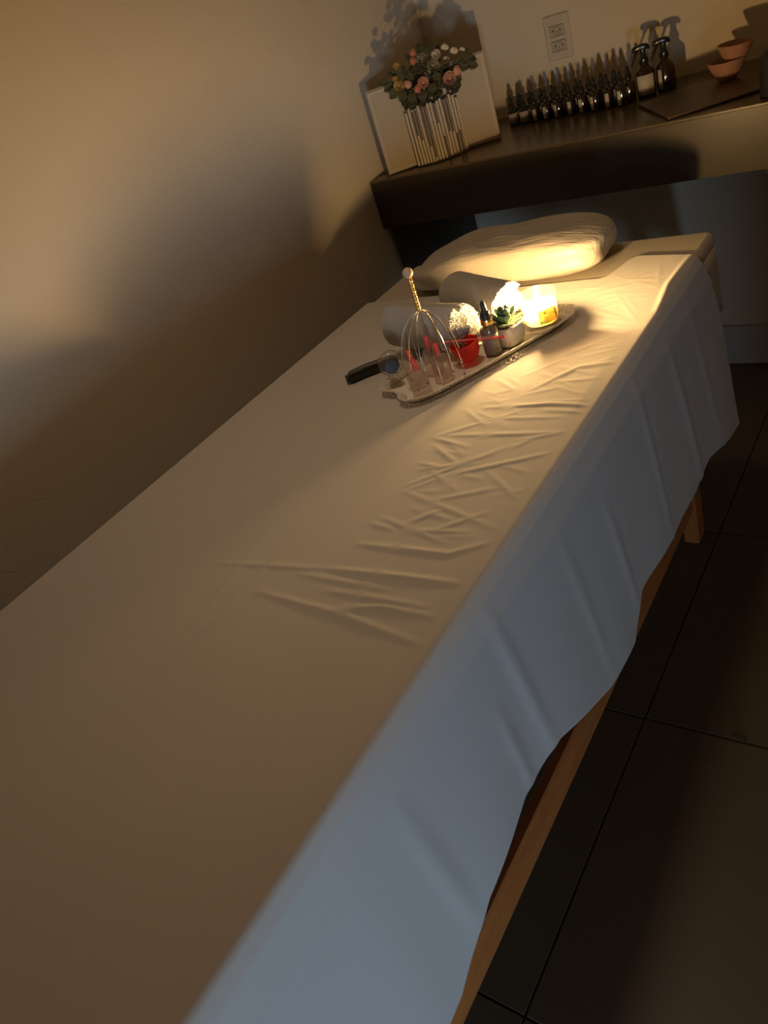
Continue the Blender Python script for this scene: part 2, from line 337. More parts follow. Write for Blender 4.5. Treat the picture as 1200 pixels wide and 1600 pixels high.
def make_sheet():
    ny = 640; hang = 30; top = 290; nd = 110
    T = np.linspace(-1.745, 1.0, ny)         # 0..1 param later
    tpar = np.linspace(0, 1, ny)
    xt = np.linspace(BX0-0.002, BX1+0.0005, top)
    # far end line as a function of x
    def yend(x):
        s = 1/(1+np.exp(-(x-0.452)/0.0055)); base = -0.062 + 0.02*np.clip((x+0.1)/0.5, 0, 1)
        return base*(1-s) + (0.060 - 0.030*np.clip((x-0.46)/0.13, 0, 1))*s
    V = []; 
    ye_edge = float(yend(np.array([BX1]))[0]); ye_left = float(yend(np.array([BX0]))[0])
    near = -1.75
    cols = []
    for k in range(hang):      # left hanging part, from the hem up
        q = 1 - k/hang; y = near + (ye_left + 0.02*q - near)*tpar
        z = H - 0.006 - (0.27 + 0.03*np.sin(3.1*y))*q
        x = np.full(ny, BX0 - 0.006) - 0.012*q - 0.008*q*np.sin(9*y+1)
        cols.append((x, y, z))
    for x0 in xt:
        ye = float(yend(np.array([x0]))[0]); y = near + (ye-near)*tpar; x = np.full(ny, x0)
        e = min(x0-(BX0-0.002), BX1+0.0005-x0); rr = 0.012
        z = np.full(ny, H + 0.0008) - (rr - math.sqrt(max(0, rr*rr-(rr-min(e, rr))**2)))
        cols.append((x, y, z))
    for k in range(1, nd+1):   # right hanging part
        q = k/nd; y = near + (ye_edge + 0.062*q**0.8 + 0.010*np.sin(5*q) - near)*tpar
        zh = np.interp(-y, [-a for a in HEM_Y], HEM_Z); zt = H - 0.0115
        z = zt + (zh - zt)*q
        fold = (0.0025*np.sin(17*y + 1.2) + 0.0015*np.sin(31*y+0.5+1.5*q) + 0.004*np.sin(7*y))*q**1.5
        x = BX1 + 0.0025 + 0.026*q**0.9 + fold + 0.006*np.clip(q*8, 0, 1)
        # slanting drape folds
        for (ya, za), (yb, zb), h_, w_ in (((-0.892,0.738),(-0.872,0.475),0.007,0.012),((-0.942,0.634),(-0.935,0.472),0.005,0.010),((-0.228,0.717),(-0.165,0.36),0.010,0.013),
                            ((-0.382,0.745),(-0.377,0.415),0.006,0.010),((-0.573,0.659),(-0.556,0.42),0.005,0.010),((-0.10,0.74),(-0.04,0.40),0.006,0.012),((-1.12,0.70),(-1.10,0.45),0.005,0.014),((-0.71,0.70),(-0.69,0.44),0.004,0.012)):
            x = x + ridge(y, z, [(ya, za), (yb, zb)], h_*0.38, w_*1.1)
        cols.append((x, y, z))
    X = np.array([c[0] for c in cols]); Y = np.array([c[1] for c in cols]); Z = np.array([c[2] for c in cols])
    onTop = np.zeros_like(X); onTop[hang:hang+top] = 1
    edge = np.clip(np.minimum(X-(BX0+0.01), (BX1-0.012)-X)/0.02, 0, 1)*onTop
    dz = np.zeros_like(X)
    for pts, h, w in CREASES: dz = np.maximum(dz, ridge(X, Y, pts, h*0.42, max(w*0.6, 0.0046)))
    dz += 0.0007*(np.sin(23*X+11*Y)+np.sin(17*Y-9*X+2)+2)*np.clip((X-0.1)/0.3, 0, 1)*0.6
    # keep the cloth flat beneath the things that stand on it
    O = np.array([0.293, -0.516]); u = (X-O[0])*0.4713+(Y-O[1])*0.8820; v = -(X-O[0])*0.8820+(Y-O[1])*0.4713
    flat = 1/(1+np.exp(-(np.maximum(np.abs(u-0.17)-0.185, np.abs(v-0.17)-0.18))/0.005))
    Z = Z + dz*edge*flat
    for pts, h, w in (([(0.608,-0.5),(0.53,-0.497)],0.003,0.008), ([(0.592,-0.03),(0.588,-0.16)],0.003,0.008)): pass
    # soft cuff fold running beside the far corner
    Z += onTop*ridge(X, Y, [(0.576, 0.03), (0.572, -0.10), (0.583, -0.20)], 0.004, 0.006)
    nr, nc = X.shape
    v_ = np.stack([X, Y, Z], -1).reshape(-1, 3)
    idx = np.arange(nr*nc).reshape(nr, nc)
    q = np.stack([idx[:-1, :-1], idx[1:, :-1], idx[1:, 1:], idx[:-1, 1:]], -1).reshape(-1, 4)
    me = bpy.data.meshes.new('bed_sheet'); me.from_pydata(v_.tolist(), [], q.tolist()); me.update(); me.materials.append(M_sheet)
    me.polygons.foreach_set('use_smooth', [True]*len(me.polygons))
    o_ = bpy.data.objects.new('bed_sheet', me); C.objects.link(o_)
    s_ = o_.modifiers.new('thickness', 'SOLIDIFY'); s_.thickness = 0.0012; s_.offset = 1
    return tag(o_, 'creased white cotton sheet draped over the massage table and hanging down its side', 'sheet')
make_sheet()

# ------------------------------------------------------------------ pillow
def make_pillow():
    n, m_ = 200, 72; v = []; F = []
    for i in range(m_+1):
        ph = -PI/2 + PI*i/m_
        for j in range(n):
            th = 2*PI*j/n
            def sg(c, e): return math.copysign(abs(c)**e, c)
            cx, cy, cz = sg(math.cos(ph), 0.42)*sg(math.cos(th), 0.42), sg(math.cos(ph), 0.42)*sg(math.sin(th), 0.42), sg(math.sin(ph), 0.42)
            x, y, z = cx*0.218, cy*0.090, cz*0.0375
            z *= 1 + 0.06*math.sin(2.2*cx+0.6) + (0.10*cy if z > 0 else 0)
            t = max(0, abs(cx)-0.3)/0.7
            z = -0.0375 + (z+0.0375)*(1 - (0.42 if cx < 0 else 0.06)*t**1.5)
            y += 0.0016*math.sin(190*z+22*x+2*math.sin(31*x)) if cy < -0.4 else 0
            x += 0.003*math.sin(95*z+30*y)*max(0, cx-0.8)/0.2
            z += 0.0012*math.sin(60*y+14*x+2*math.sin(20*x))*(1 if z > -0.02 else 0) + 0.0015*math.sin(130*z+25*x)*abs(cy)
            v.append((x, y, z))
    for i in range(m_):
        for j in range(n): F.append((i*n+j, i*n+(j+1) % n, (i+1)*n+(j+1) % n, (i+1)*n+j))
    mb_ = MB().add(v, F)
    p = thing('pillow', 'low white pillow in a crinkled shiny cover at the head of the massage table', 'pillow', (0.203, 0.044, H+0.0405), math.radians(3))
    mb_.build('pillow_case', M_pil, p)
make_pillow()

# ------------------------------------------------------------------ tray and what it carries
TO = Vector((0.293, -0.516, 0)); AX = Vector((0.4713, 0.8820, 0)); PV = Vector((-0.8820, 0.4713, 0)); TZ = H + 0.0075
TANG = math.atan2(0.8820, 0.4713)
def tw(u, v, z=0.0): p = TO + AX*u + PV*v; return Vector((p.x, p.y, z))
LT, WT = 0.350, 0.143
def make_tray():
    t = thing('serving_tray', 'long narrow cream tray with a pierced scalloped rim on the sheet', 'tray', tuple(tw(LT/2, WT/2-0.007, H+0.0035)), TANG)
    hx, hy = LT/2, WT/2
    def outline(ins, z, m_out=220, sc=0.0):
        pts = []; nn = 3600
        for i in range(nn):
            a = 2*PI*i/nn; e = 0.34
            x = math.copysign(abs(math.cos(a))**e, math.cos(a)); y = math.copysign(abs(math.sin(a))**e, math.sin(a))
            # bracketed, in-curving ends like a cartouche
            ex = max(0, abs(x)-0.9)/0.1
            px = x*(hx-ins); py = y*(hy-ins)
            px += math.copysign(-0.010*(1-math.cos(2*PI*py/(hy)))/2*ex, x)
            pts.append((px, py))
        pts.append(pts[0]); cum = [0]
        for i in range(len(pts)-1): cum.append(cum[-1] + math.dist(pts[i], pts[i+1]))
        ts = [cum[-1]*i/m_out for i in range(m_out)]
        xs_ = np.interp(ts, cum, [q[0] for q in pts]); ys_ = np.interp(ts, cum, [q[1] for q in pts]); out = []
        for i in range(m_out):
            k = 1 + sc*math.sin(2*PI*i/m_out*46)
            out.append((float(xs_[i])*k, float(ys_[i])*(1+(k-1)*2.2), z))
        return out
    n = 220
    A = outline(0.014, 0.0008); B_ = outline(0.010, 0.0035); fl = MB()
    v = A + [(p[0], p[1], 0.0034) for p in A] + [(p[0]*0.995, p[1]*0.99, 0.0024) for p in A]
    F = [tuple(reversed(range(n)))] + [(i, (i+1) % n, n+(i+1) % n, n+i) for i in range(n)] + [(n+i, n+(i+1) % n, 2*n+(i+1) % n, 2*n+i) for i in range(n)] + [tuple(range(2*n, 3*n))]
    fl.add(v, F).build('tray_floor', M_tray, t)
    lat = MB(); I = outline(0.0135, 0.0032); Mi = outline(0.007, 0.0085); Ou = outline(0.0006, 0.0130)
    lat.tube(Mi, 0.0008, 5, True)
    for i in range(0, n, 2):
        lat.tube([I[i], Mi[(i+1) % n]], 0.0012, 4); lat.tube([I[(i+2) % n], Mi[(i+1) % n]], 0.0012, 4)
        lat.tube([Mi[(i+1) % n], Ou[i]], 0.0013, 4); lat.tube([Mi[(i+1) % n], Ou[(i+2) % n]], 0.0013, 4)
    lat.build('pierced_rim', M_tray, t)
    MB().tube(outline(0.0004, 0.0135, 460, 0.006), 0.0012, 6, True).build('rim_bead', M_tray, t)
make_tray()

# candle
def make_candle():
    p = tw(0.291, 0.0340, TZ); c = thing('candle', 'lit candle in a clear glass jar with a label, at the tray far end', 'candle', p, 0)
    R0 = 0.0325; Hh = 0.063
    prof = [(R0-0.004, 0), (R0-0.0010, 0.0012), (R0, 0.0030), (R0-0.0012, 0.0045), (R0, 0.0065), (R0-0.0012, 0.0085), (R0, 0.0110), (R0, Hh-0.001), (R0-0.0008, Hh), (R0-0.0022, Hh-0.001), (R0-0.0024, 0.013), (R0-0.004, 0.010), (0.001, 0.009)]
    MB().lathe(prof, 56).build('glass_jar', M_jar, c)
    MB().lathe([(0.001, 0.0105), (R0-0.0045, 0.0112), (R0-0.003, 0.0145), (R0-0.003, 0.0422), (R0-0.0045, 0.0413), (0.012, 0.0398), (0.001, 0.0394)], 48).build('wax', M_wax, c)
    MB().tube([(0, 0, 0.038), (0.0003, 0, 0.042), (0.001, 0.0005, 0.0455)], 0.0009, 6).build('wick', M_ink, c)
    fl = [(0.0002, 0.0440), (0.0032, 0.0460), (0.0054, 0.0500), (0.0054, 0.054), (0.0040, 0.060), (0.0020, 0.066), (0.0002, 0.072)]
    MB().lathe(fl, 14).build('flame', M_flame, c)
    # label facing the camera, slightly proud of the glass
    view = math.atan2(CAM.y-p.y, CAM.x-p.x)
    lb = MB(); a0, a1 = view-0.14, view+0.95; n = 16; v = []
    for k in range(n+1):
        a = a0 + (a1-a0)*k/n; v += [((R0+0.0003)*math.cos(a), (R0+0.0003)*math.sin(a), 0.0165), ((R0+0.0003)*math.cos(a), (R0+0.0003)*math.sin(a), 0.046)]
    L_ = lb.add(v, [(2*k, 2*k+2, 2*k+3, 2*k+1) for k in range(n)]).build('label', M_labelt, c)
    s_ = L_.modifiers.new('s', 'SOLIDIFY'); s_.thickness = 0.0002; s_.offset = 1
    # printed marks: column of letters, three round symbols, a twig
    pr = MB(); rr = R0+0.0007
    def cyl(a, z): return (rr*math.cos(a), rr*math.sin(a), z)
    def stroke(pts, w): pr.tube([cyl(a, z) for a, z in pts], w, 4)
    for k in range(6):
        z = 0.043 - k*0.0044; a = a0+0.09
        stroke([(a-0.03, z), (a+0.03, z)], 0.00022); stroke([(a-0.03, z), (a-0.03, z-0.0026)], 0.00022)
        if k % 2: stroke([(a+0.03, z), (a+0.03, z-0.0026)], 0.00022)
        if k % 3 != 1: stroke([(a-0.03, z-0.0026), (a+0.03, z-0.0026)], 0.00022)
    for k in range(3):
        z = 0.042 - k*0.0075; a = a0+0.34
        stroke([(a+0.06*math.cos(t), z+0.0019*math.sin(t)) for t in [2*PI*i/10 for i in range(11)]], 0.00028)
        if k == 1:
            for i in range(5): stroke([(a-0.02, z-0.0012+0.0005*i), (a+0.04, z-0.0012+0.0005*i)], 0.0003)
    tw0 = a1-0.16
    stroke([(tw0, 0.019), (tw0+0.02, 0.026), (tw0-0.02, 0.036)], 0.0003)
    for q, (da, dz) in enumerate(((-0.10, 0.004), (0.08, 0.005), (-0.12, 0.007), (0.09, 0.009), (-0.08, 0.012))):
        z = 0.021+q*0.0028; stroke([(tw0, z), (tw0+da, z+dz*0.6)], 0.00025)
    pr.build('print', M_ink, L_)
M_labelt = clear('label_film', (0.8, 0.62, 0.38), body=0.6, bodycol=(0.70, 0.56, 0.34))
make_candle()

# succulent in a white pot
def make_succulent():
    p = tw(0.222, 0.040, TZ); c = thing('potted_succulent', 'green rosette succulent in a rounded square white pot in front of the candle', 'plant', p, TANG+0.25)
    def ring(a, z, e=0.55, n=40):
        out = []
        for i in range(n):
            t = 2*PI*i/n; out.append((a*math.copysign(abs(math.cos(t))**e, math.cos(t)), a*math.copysign(abs(math.sin(t))**e, math.sin(t)), z))
        return out
    levels = [(0.016, 0, 0.6), (0.0205, 0.0015, .6), (0.0240, 0.008, .54), (0.0275, 0.033, .5), (0.0275, 0.036, .5), (0.0255, 0.0365, .5), (0.0245, 0.030, .55), (0.021, 0.028, .6)]
    v = [q for a, z, e in levels for q in ring(a, z, e)]; n = 40
    F = [(i*n+j, i*n+(j+1) % n, (i+1)*n+(j+1) % n, (i+1)*n+j) for i in range(len(levels)-1) for j in range(n)] + [tuple(reversed(range(n))), tuple(range((len(levels)-1)*n, len(levels)*n))]
    MB().add(v, F).build('pot', M_white, c)
    MB().lathe([(0.0205, 0.0283), (0.012, 0.031), (0.001, 0.0318)], 16).build('soil', M_soil, c, False)
    k = 0
    for ringi, (cnt, tilt, ln, wd) in enumerate(((9, 12, 0.030, 0.0058), (8, 38, 0.030, 0.0060), (6, 60, 0.029, 0.0054), (4, 78, 0.024, 0.0042))):
        for i in range(cnt):
            az = 2*PI*(i+0.5*(ringi % 2))/cnt + random.uniform(-.12, .12); tl = math.radians(tilt + random.uniform(-6, 6)); l_ = ln*random.uniform(.9, 1.12)
            mb_ = MB(); secs = 9; v = []
            for s_ in range(secs):
                t = s_/(secs-1); w = wd*(0.35+0.9*math.sin(PI*min(1, t*0.62+0.10))**1.0)*(1 if t < 0.8 else max(0.05, (1-t)/0.2)**0.6)
                th_ = 0.0018*(1-t)+0.0006; lift = 0.006*t*t
                for a in range(8):
                    an = 2*PI*a/8; v.append((t*l_, w*math.cos(an), th_*math.sin(an)*1.4 + lift + 0.25*abs(w*math.cos(an))))
            F = [(s_*8+a, s_*8+(a+1) % 8, (s_+1)*8+(a+1) % 8, (s_+1)*8+a) for s_ in range(secs-1) for a in range(8)] + [tuple(reversed(range(8))), tuple(range((secs-1)*8, secs*8))]
            M_ = Matrix.Translation((0.003*math.cos(az), 0.003*math.sin(az), 0.034+0.0022*ringi)) @ Matrix.Rotation(az, 4, 'Z') @ Matrix.Rotation(-tl, 4, 'Y')
            mb_.add(v, F, M_).build('leaf', M_leaf if (k*7) % 3 else M_leafd, c); k += 1
make_succulent()

# dropper bottles ------------------------------------------------
def dropper(name, label, cat, loc, rz, s, glass, lab, la0, la1, bulb=M_blk, ring=True, group=None, h=1.0):
    c = thing(name, label, cat, loc, rz, group)
    MB().lathe([(0.0135*s, 0), (0.0155*s, 0.0015*s), (0.0157*s, 0.004*s), (0.0157*s, 0.044*s*h), (0.0145*s, 0.049*s*h), (0.0085*s, 0.053*s*h), (0.0082*s, 0.057*s*h)], 28).build('bottle', glass, c)
    z = 0.057*s*h
    if ring: MB().lathe([(0.0095*s, z-0.002*s), (0.0108*s, z-0.001*s), (0.0108*s, z+0.0035*s), (0.0100*s, z+0.004*s), (0.0108*s, z+0.0045*s), (0.0104*s, z+0.008*s), (0.009*s, z+0.008*s)], 24).build('collar', M_gold, c)
    z2 = z + (0.008*s if ring else 0)
    MB().lathe([(0.0098*s, z2), (0.0092*s, z2+0.011*s), (0.0075*s, z2+0.013*s), (0.0058*s, z2+0.014*s), (0.0050*s, z2+0.024*s), (0.0042*s, z2+0.029*s), (0.0020*s, z2+0.0315*s), (0.0002, z2+0.032*s)], 20).build('dropper_bulb', bulb, c)
    n = 10; v = []; rr = 0.0157*s+0.0003
    for k in range(n+1):
        a = la0+(la1-la0)*k/n; v += [(rr*math.cos(a), rr*math.sin(a), 0.005*s), (rr*math.cos(a), rr*math.sin(a), 0.040*s*h)]
    o_ = MB().add(v, [(2*k, 2*k+2, 2*k+3, 2*k+1) for k in range(n)]).build('label', lab, c)
    m_ = o_.modifiers.new('s', 'SOLIDIFY'); m_.thickness = 0.0003; m_.offset = 1
    return c
M_greyglass = mat('smoked_glass', (0.16, 0.12, 0.085), 0.12, spec=0.7)
p = tw(0.184, 0.034, TZ); vw = math.atan2(CAM.y-p.y, CAM.x-p.x)
dropper('dropper_bottle', 'dark dropper bottle with gold collar standing on the tray beside the succulent', 'bottle', p, 0, 0.98, M_greyglass, M_greyl, vw-1.35, vw+0.95)

# red bowl leaning, and the red stick across it
def make_redbowl():
    p = tw(0.143, 0.046, TZ)
    c = thing('silicone_cup', 'red translucent round cup on the tray between massager and dropper bottle', 'cup', p, TANG)
    prof = [(0.0005, 0), (0.0075, 0.0006), (0.0140, 0.004), (0.0192, 0.0105), (0.0222, 0.0185), (0.0238, 0.0275), (0.0244, 0.0330), (0.0252, 0.0345), (0.0250, 0.0360), (0.0236, 0.0355), (0.0228, 0.0275),
            (0.0212, 0.0190), (0.0180, 0.0115), (0.0130, 0.0055), (0.0070, 0.0024), (0.0005, 0.0018)]
    o_ = MB().lathe(prof, 56).build('cup_shell', M_redg, c); o_.rotation_euler = (math.radians(-5), math.radians(-6), 0); o_.location = (0, 0, 0.0025)
make_redbowl()
a, b = tw(0.116, 0.070, H+0.0520), tw(0.192, 0.006, H+0.0390)
st = MB().tube([a-a, (b-a)*0.5+Vector((0, 0, 0.001)), b-a], [0.0016, 0.0017, 0.0019], 10).ball(b-a, 0.0032, n=10, m=7).build('red_stick', M_red, loc=a)
tag(st, 'thin glossy red stick lying across the red cup towards the dropper bottle', 'stick')

# cupping glasses with red valves
def make_cup():
    c = thing('cupping_glass', '', 'cupping glass', (0, 0, 0), 0, 'clear cupping glasses under the wire massager')
    MB().lathe([(0.0165, 0), (0.0172, 0.001), (0.0160, 0.004), (0.0158, 0.014), (0.0160, 0.030), (0.0148, 0.038), (0.0110, 0.0435), (0.0062, 0.047), (0.0055, 0.053), (0.0040, 0.053),
                (0.0045, 0.047), (0.0095, 0.042), (0.0135, 0.037), (0.0147, 0.030), (0.0145, 0.014), (0.0150, 0.001), (0.0165, 0)], 32, cap=False).build('glass_bell', M_cup, c)
    MB().lathe([(0.0038, 0.046), (0.0046, 0.0535), (0.0050, 0.056), (0.0044, 0.059), (0.0047, 0.062), (0.0036, 0.0655), (0.0004, 0.067)], 16).build('valve', M_red, c)
    return c
cup0 = make_cup()
cups = [(0.044, 0.063, 'clear cupping glass with red valve nearest the round black cap'), (0.030, 0.024, 'clear cupping glass with red valve standing nearest the near end of the tray'),
        (0.089, 0.078, 'clear cupping glass with red valve farthest back under the wire massager'), (0.082, 0.038, 'clear cupping glass with red valve nearest the red cup')]
for i, (u, v, lb) in enumerate(cups):
    if i == 0: cup0.location = tw(u, v, TZ); cup0['label'] = lb
    else: dup(cup0, tw(u, v, TZ), i*0.7, lb, cup0['group'])

# head massager
def make_massager():
    p = tw(0.080, 0.054, TZ); ha = 0.123; rb = 0.050
    c = thing('head_massager', 'wire head massager standing on its prongs, gold handle with a pale ball on top', 'massager', p, 0)
    MB().ball((0, 0, ha+0.0625), 0.0086, n=20, m=14).build('ball_knob', M_cork, c)
    h = MB().lathe([(0.0030, ha-0.003), (0.0040, ha), (0.0042, ha+0.003), (0.0036, ha+0.05), (0.0032, ha+0.056)], 16)
    h.build('handle', M_goldh, c)
    w = MB()
    for k in range(2): w.tube([(0.0040*math.cos(t*2*PI*9+k*PI), 0.0040*math.sin(t*2*PI*9+k*PI), ha+0.002+0.052*t) for t in [i/120 for i in range(121)]], 0.0007, 5)
    w.build('handle_wrap', M_gold, c)
    n = 12
    for k in range(n):
        a = 2*PI*k/n + 0.17; zt = 0.0016 + (0 if k % 2 == 0 else random.uniform(0.004, 0.028)); rr = rb*random.uniform(0.9, 1.02)*(1.0 if k % 2 == 0 else 0.96)
        pts = []
        for i in range(19):
            t = i/18; z = ha + (zt-ha)*t; q = t**0.62; x = rr*(math.sin(q*PI*0.54)/math.sin(PI*0.54))*(1-0.02*t)
            pts.append(((0.0015+x)*math.cos(a), (0.0015+x)*math.sin(a), z))
        o_ = MB().tube(pts, 0.00078, 6).build('prong', M_steel, c)
        MB().ball(pts[-1], 0.0015, n=8, m=6).build('tip', M_blk, o_)
make_massager()

# black wand and the stoppered bottle at the near left of the tray
def make_wand():
    c = thing('black_wand', 'black curved flat-sided handle lying on the sheet left of the tray', 'handle', (0.125, -0.393, H+0.003), math.atan2(0.062, 0.066))
    pts = []; L_ = 0.098; n = 14; v = []; F = []
    for i in range(n+1):
        t = i/n; x = -L_/2 + L_*t; y = 0.008*math.sin(PI*t) - 0.003; hw = 0.0125*(0.9+0.14*math.sin(PI*t)); hz = 0.0085
        ins = 0.004 if i in (0, n) else 0.0
        for a, b_ in ((-1, -.6), (-.8, -1), (.8, -1), (1, -.6), (1, .6), (.8, 1), (-.8, 1), (-1, .6)):
            v.append((x, y + a*(hw-ins), hz + b_*(hz-ins) + 0.0005))
    F = [(i*8+j, i*8+(j+1) % 8, (i+1)*8+(j+1) % 8, (i+1)*8+j) for i in range(n) for j in range(8)] + [tuple(reversed(range(8))), tuple(range(n*8, n*8+8))]
    MB().add(v, F).build('body', M_blkg, c)
    MB().box(-0.02, 0.035, -0.0011, 0.0011, 0.0176, 0.0186).build('seam_strip', M_steel, c)
    MB().box(-0.0525, -0.0492, -0.011, 0.006, 0.002, 0.015, ch=0.002).build('end_cap', M_blk, c)
make_wand()
def make_stopper():
    c = thing('stoppered_bottle', 'small clear glass bottle lying down, its round black cap towards the camera', 'bottle', tuple(Vector((0.196, -0.424, H+0.0385))), 0)
    d_ = Vector((0.032, -0.040, 0.012)).normalized(); q = d_.to_track_quat('Z', 'Y').to_matrix().to_4x4()
    MB().lathe([(0.0005, -0.019), (0.012, -0.018), (0.0195, -0.014), (0.0215, -0.006), (0.0215, 0.004), (0.0175, 0.009), (0.0100, 0.012), (0.0085, 0.016), (0.0085, 0.022)], 36, q).build('glass_body', M_bottleg, c)
    MB().lathe([(0.0215, -0.008), (0.0226, -0.005), (0.0226, 0.002), (0.0215, 0.005)], 36, q, cap=False).build('glass_band', M_cup, c)
    MB().lathe([(0.0092, 0.0145), (0.0100, 0.0155), (0.0100, 0.021), (0.0088, 0.0215)], 28, q).build('neck_ring', M_knob, c)
    MB().lathe([(0.0105, 0.022), (0.0125, 0.0232), (0.0128, 0.034), (0.0118, 0.0358), (0.0003, 0.0362)], 32, q).build('cap', M_knob, c)
make_stopper()

# rolled towels
def make_towel(name, label, end, length, r0, turns, seed, ang, vend):
    rg = np.random.default_rng(seed)
    c = thing(name, label, 'towel', (end.x, end.y, end.z), ang, 'rolled white towels behind the tray')
    # spiral strip swept along +x (away from the tray)
    vs = math.cos(ang)*PV.x + math.sin(ang)*PV.y
    n = int(64*turns); nl = 34; th0 = r0/(turns+0.15); v = []; F = []
    cen = []
    for i in range(n+1):
        t = i/n*turns*2*PI; rad = th0*0.25 + (r0-th0*0.45)*(i/n); cen.append((t, rad))
    def ringpt(t, rad): 
        y = rad*math.cos(t+2.4); z = rad*math.sin(t+2.4)
        return y*1.04, z*(0.97 if z > 0 else 0.93)
    cols = []
    for side in (0, 1):
        for (t, rad) in (cen if side == 0 else reversed(cen)):
            cols.append(ringpt(t, rad + (0.46*th0 if side == 0 else -0.40*th0)) + (t,))
    m_ = len(cols)
    for k in range(nl+1):
        s = k/nl; x = length*s
        for j, (y, z, t) in enumerate(cols):
            bulge = 0.004*math.cos(t*1.0) + 0.002*math.sin(t*3.1)
            e0 = (1-s)**8; rr = math.hypot(y, z)/r0
            dx = (bulge*e0*1.2) - 0.004*(1-rr)*e0
            jt = 0.0007*rg.standard_normal(3)*(1 if (k < 3) else 0.35)
            sag = 1 + 0.03*math.sin(s*5+seed)*rr
            rnd = 1 - 0.05*max(0, 1-s/0.06)**2
            zz = z*rnd+jt[2]
            vv_ = vend + x*vs; hold = 1/(1+math.exp((vv_-0.165)/0.008))           # the tray rim carries the roll near its end
            zmin = (H+0.0035) + 0.0140*hold + 0.0015 - end.z
            if zz < zmin + 0.008: zz = zmin + 0.008*math.exp((zz-zmin-0.008)/0.02)
            v.append((x+dx+jt[0], y*sag*rnd+jt[1], zz))
    for k in range(nl):
        for j in range(m_): F.append((k*m_+j, k*m_+(j+1) % m_, (k+1)*m_+(j+1) % m_, (k+1)*m_+j))
    for base, flip in ((0, 1), (nl*m_, 0)):     # the rolled ends, as strip quads
        for j in range(n): 
            q = (base+j, base+j+1, base+m_-2-j, base+m_-1-j); F.append(q if flip else tuple(reversed(q)))
    o_ = MB().add(v, F).build('towel_roll', M_towel, c)
    # loops of terry standing on the near end
    lp = MB()
    for _ in range(900):
        j = rg.integers(0, n); s = rg.random(); y0, z0, _t = cols[j]; y1, z1, _t = cols[m_-1-j]
        y = y0+(y1-y0)*s; z = z0+(z1-z0)*s; r_ = 0.0011*rg.uniform(0.7, 1.4)
        xx = 0.004*math.cos(_t)*1.2 + 0.0024*math.sin(_t*3.1) - 0.004*(1-math.hypot(y, z)/r0) - 0.0006
        lp.ball((xx, y*0.96, z*0.96), r_*1.2, r_, r_, 5, 3)
    l_ = lp.build('terry_loops', M_towel, c); l_['kind'] = 'stuff'
make_towel('rolled_towel', 'rolled white towel behind the candle and succulent, lit brightly on its end', tw(0.266, 0.084, H+0.0460), 0.175, 0.0400, 3.0, 1, math.atan2(PV.y, PV.x), 0.084)
make_towel('rolled_towel', 'rolled white towel behind the dropper bottle and red cup, nearer the wire massager', tw(0.172, 0.083, H+0.0550), 0.160, 0.0450, 2.8, 5, math.atan2(0.17, -0.985), 0.083)

# ------------------------------------------------------------------ on the desk
def dline(t, back=0.0): return (-0.145 + 0.365*t - 0.18*back, 0.892 - 0.069*t + 0.98*back)
nF = 10
ords = ['leftmost', 'second from the left', 'third from the left', 'fourth from the left', 'fifth from the left', 'fifth from the right', 'fourth from the right', 'third from the right', 'second from the right', 'rightmost']
protos = {}
for row in (1, 0):
    for i in range(nF):
        t = (i + (0.45 if row else 0.0))/(nF-0.55); x, y = dline(t, 0.036 if row else 0.0)
        green = i < (2 if row == 0 else 3); key = ('g' if green else 'a', i % 3, row)
        s = 0.94; hh = 0.82 + 0.16*t
        vw = math.atan2(CAM.y-y, CAM.x-x); off = [-0.5, -0.75, -0.25][i % 3]
        a0, a1 = (vw-1.2, vw+1.0) if (green and row == 0) else (vw+off-0.38, vw+off+0.30)
        kind = ('green dropper bottle, wide pale label' if (green and row == 0) else 'green dropper bottle' if green else 'amber dropper bottle, narrow white label')
        dropper('dropper_bottle', f"{kind}, {ords[i]} in the desk {'back' if row else 'front'} row", 'bottle', (x, y, HD+0.0003), 0, s,
                M_greenb if green else M_amber, M_plabel2 if (green and row == 0) else M_plabel, a0, a1, M_blkg, ring=False, group=f"dropper bottles in the {'back' if row else 'front'} row on the desk", h=hh*1.06)

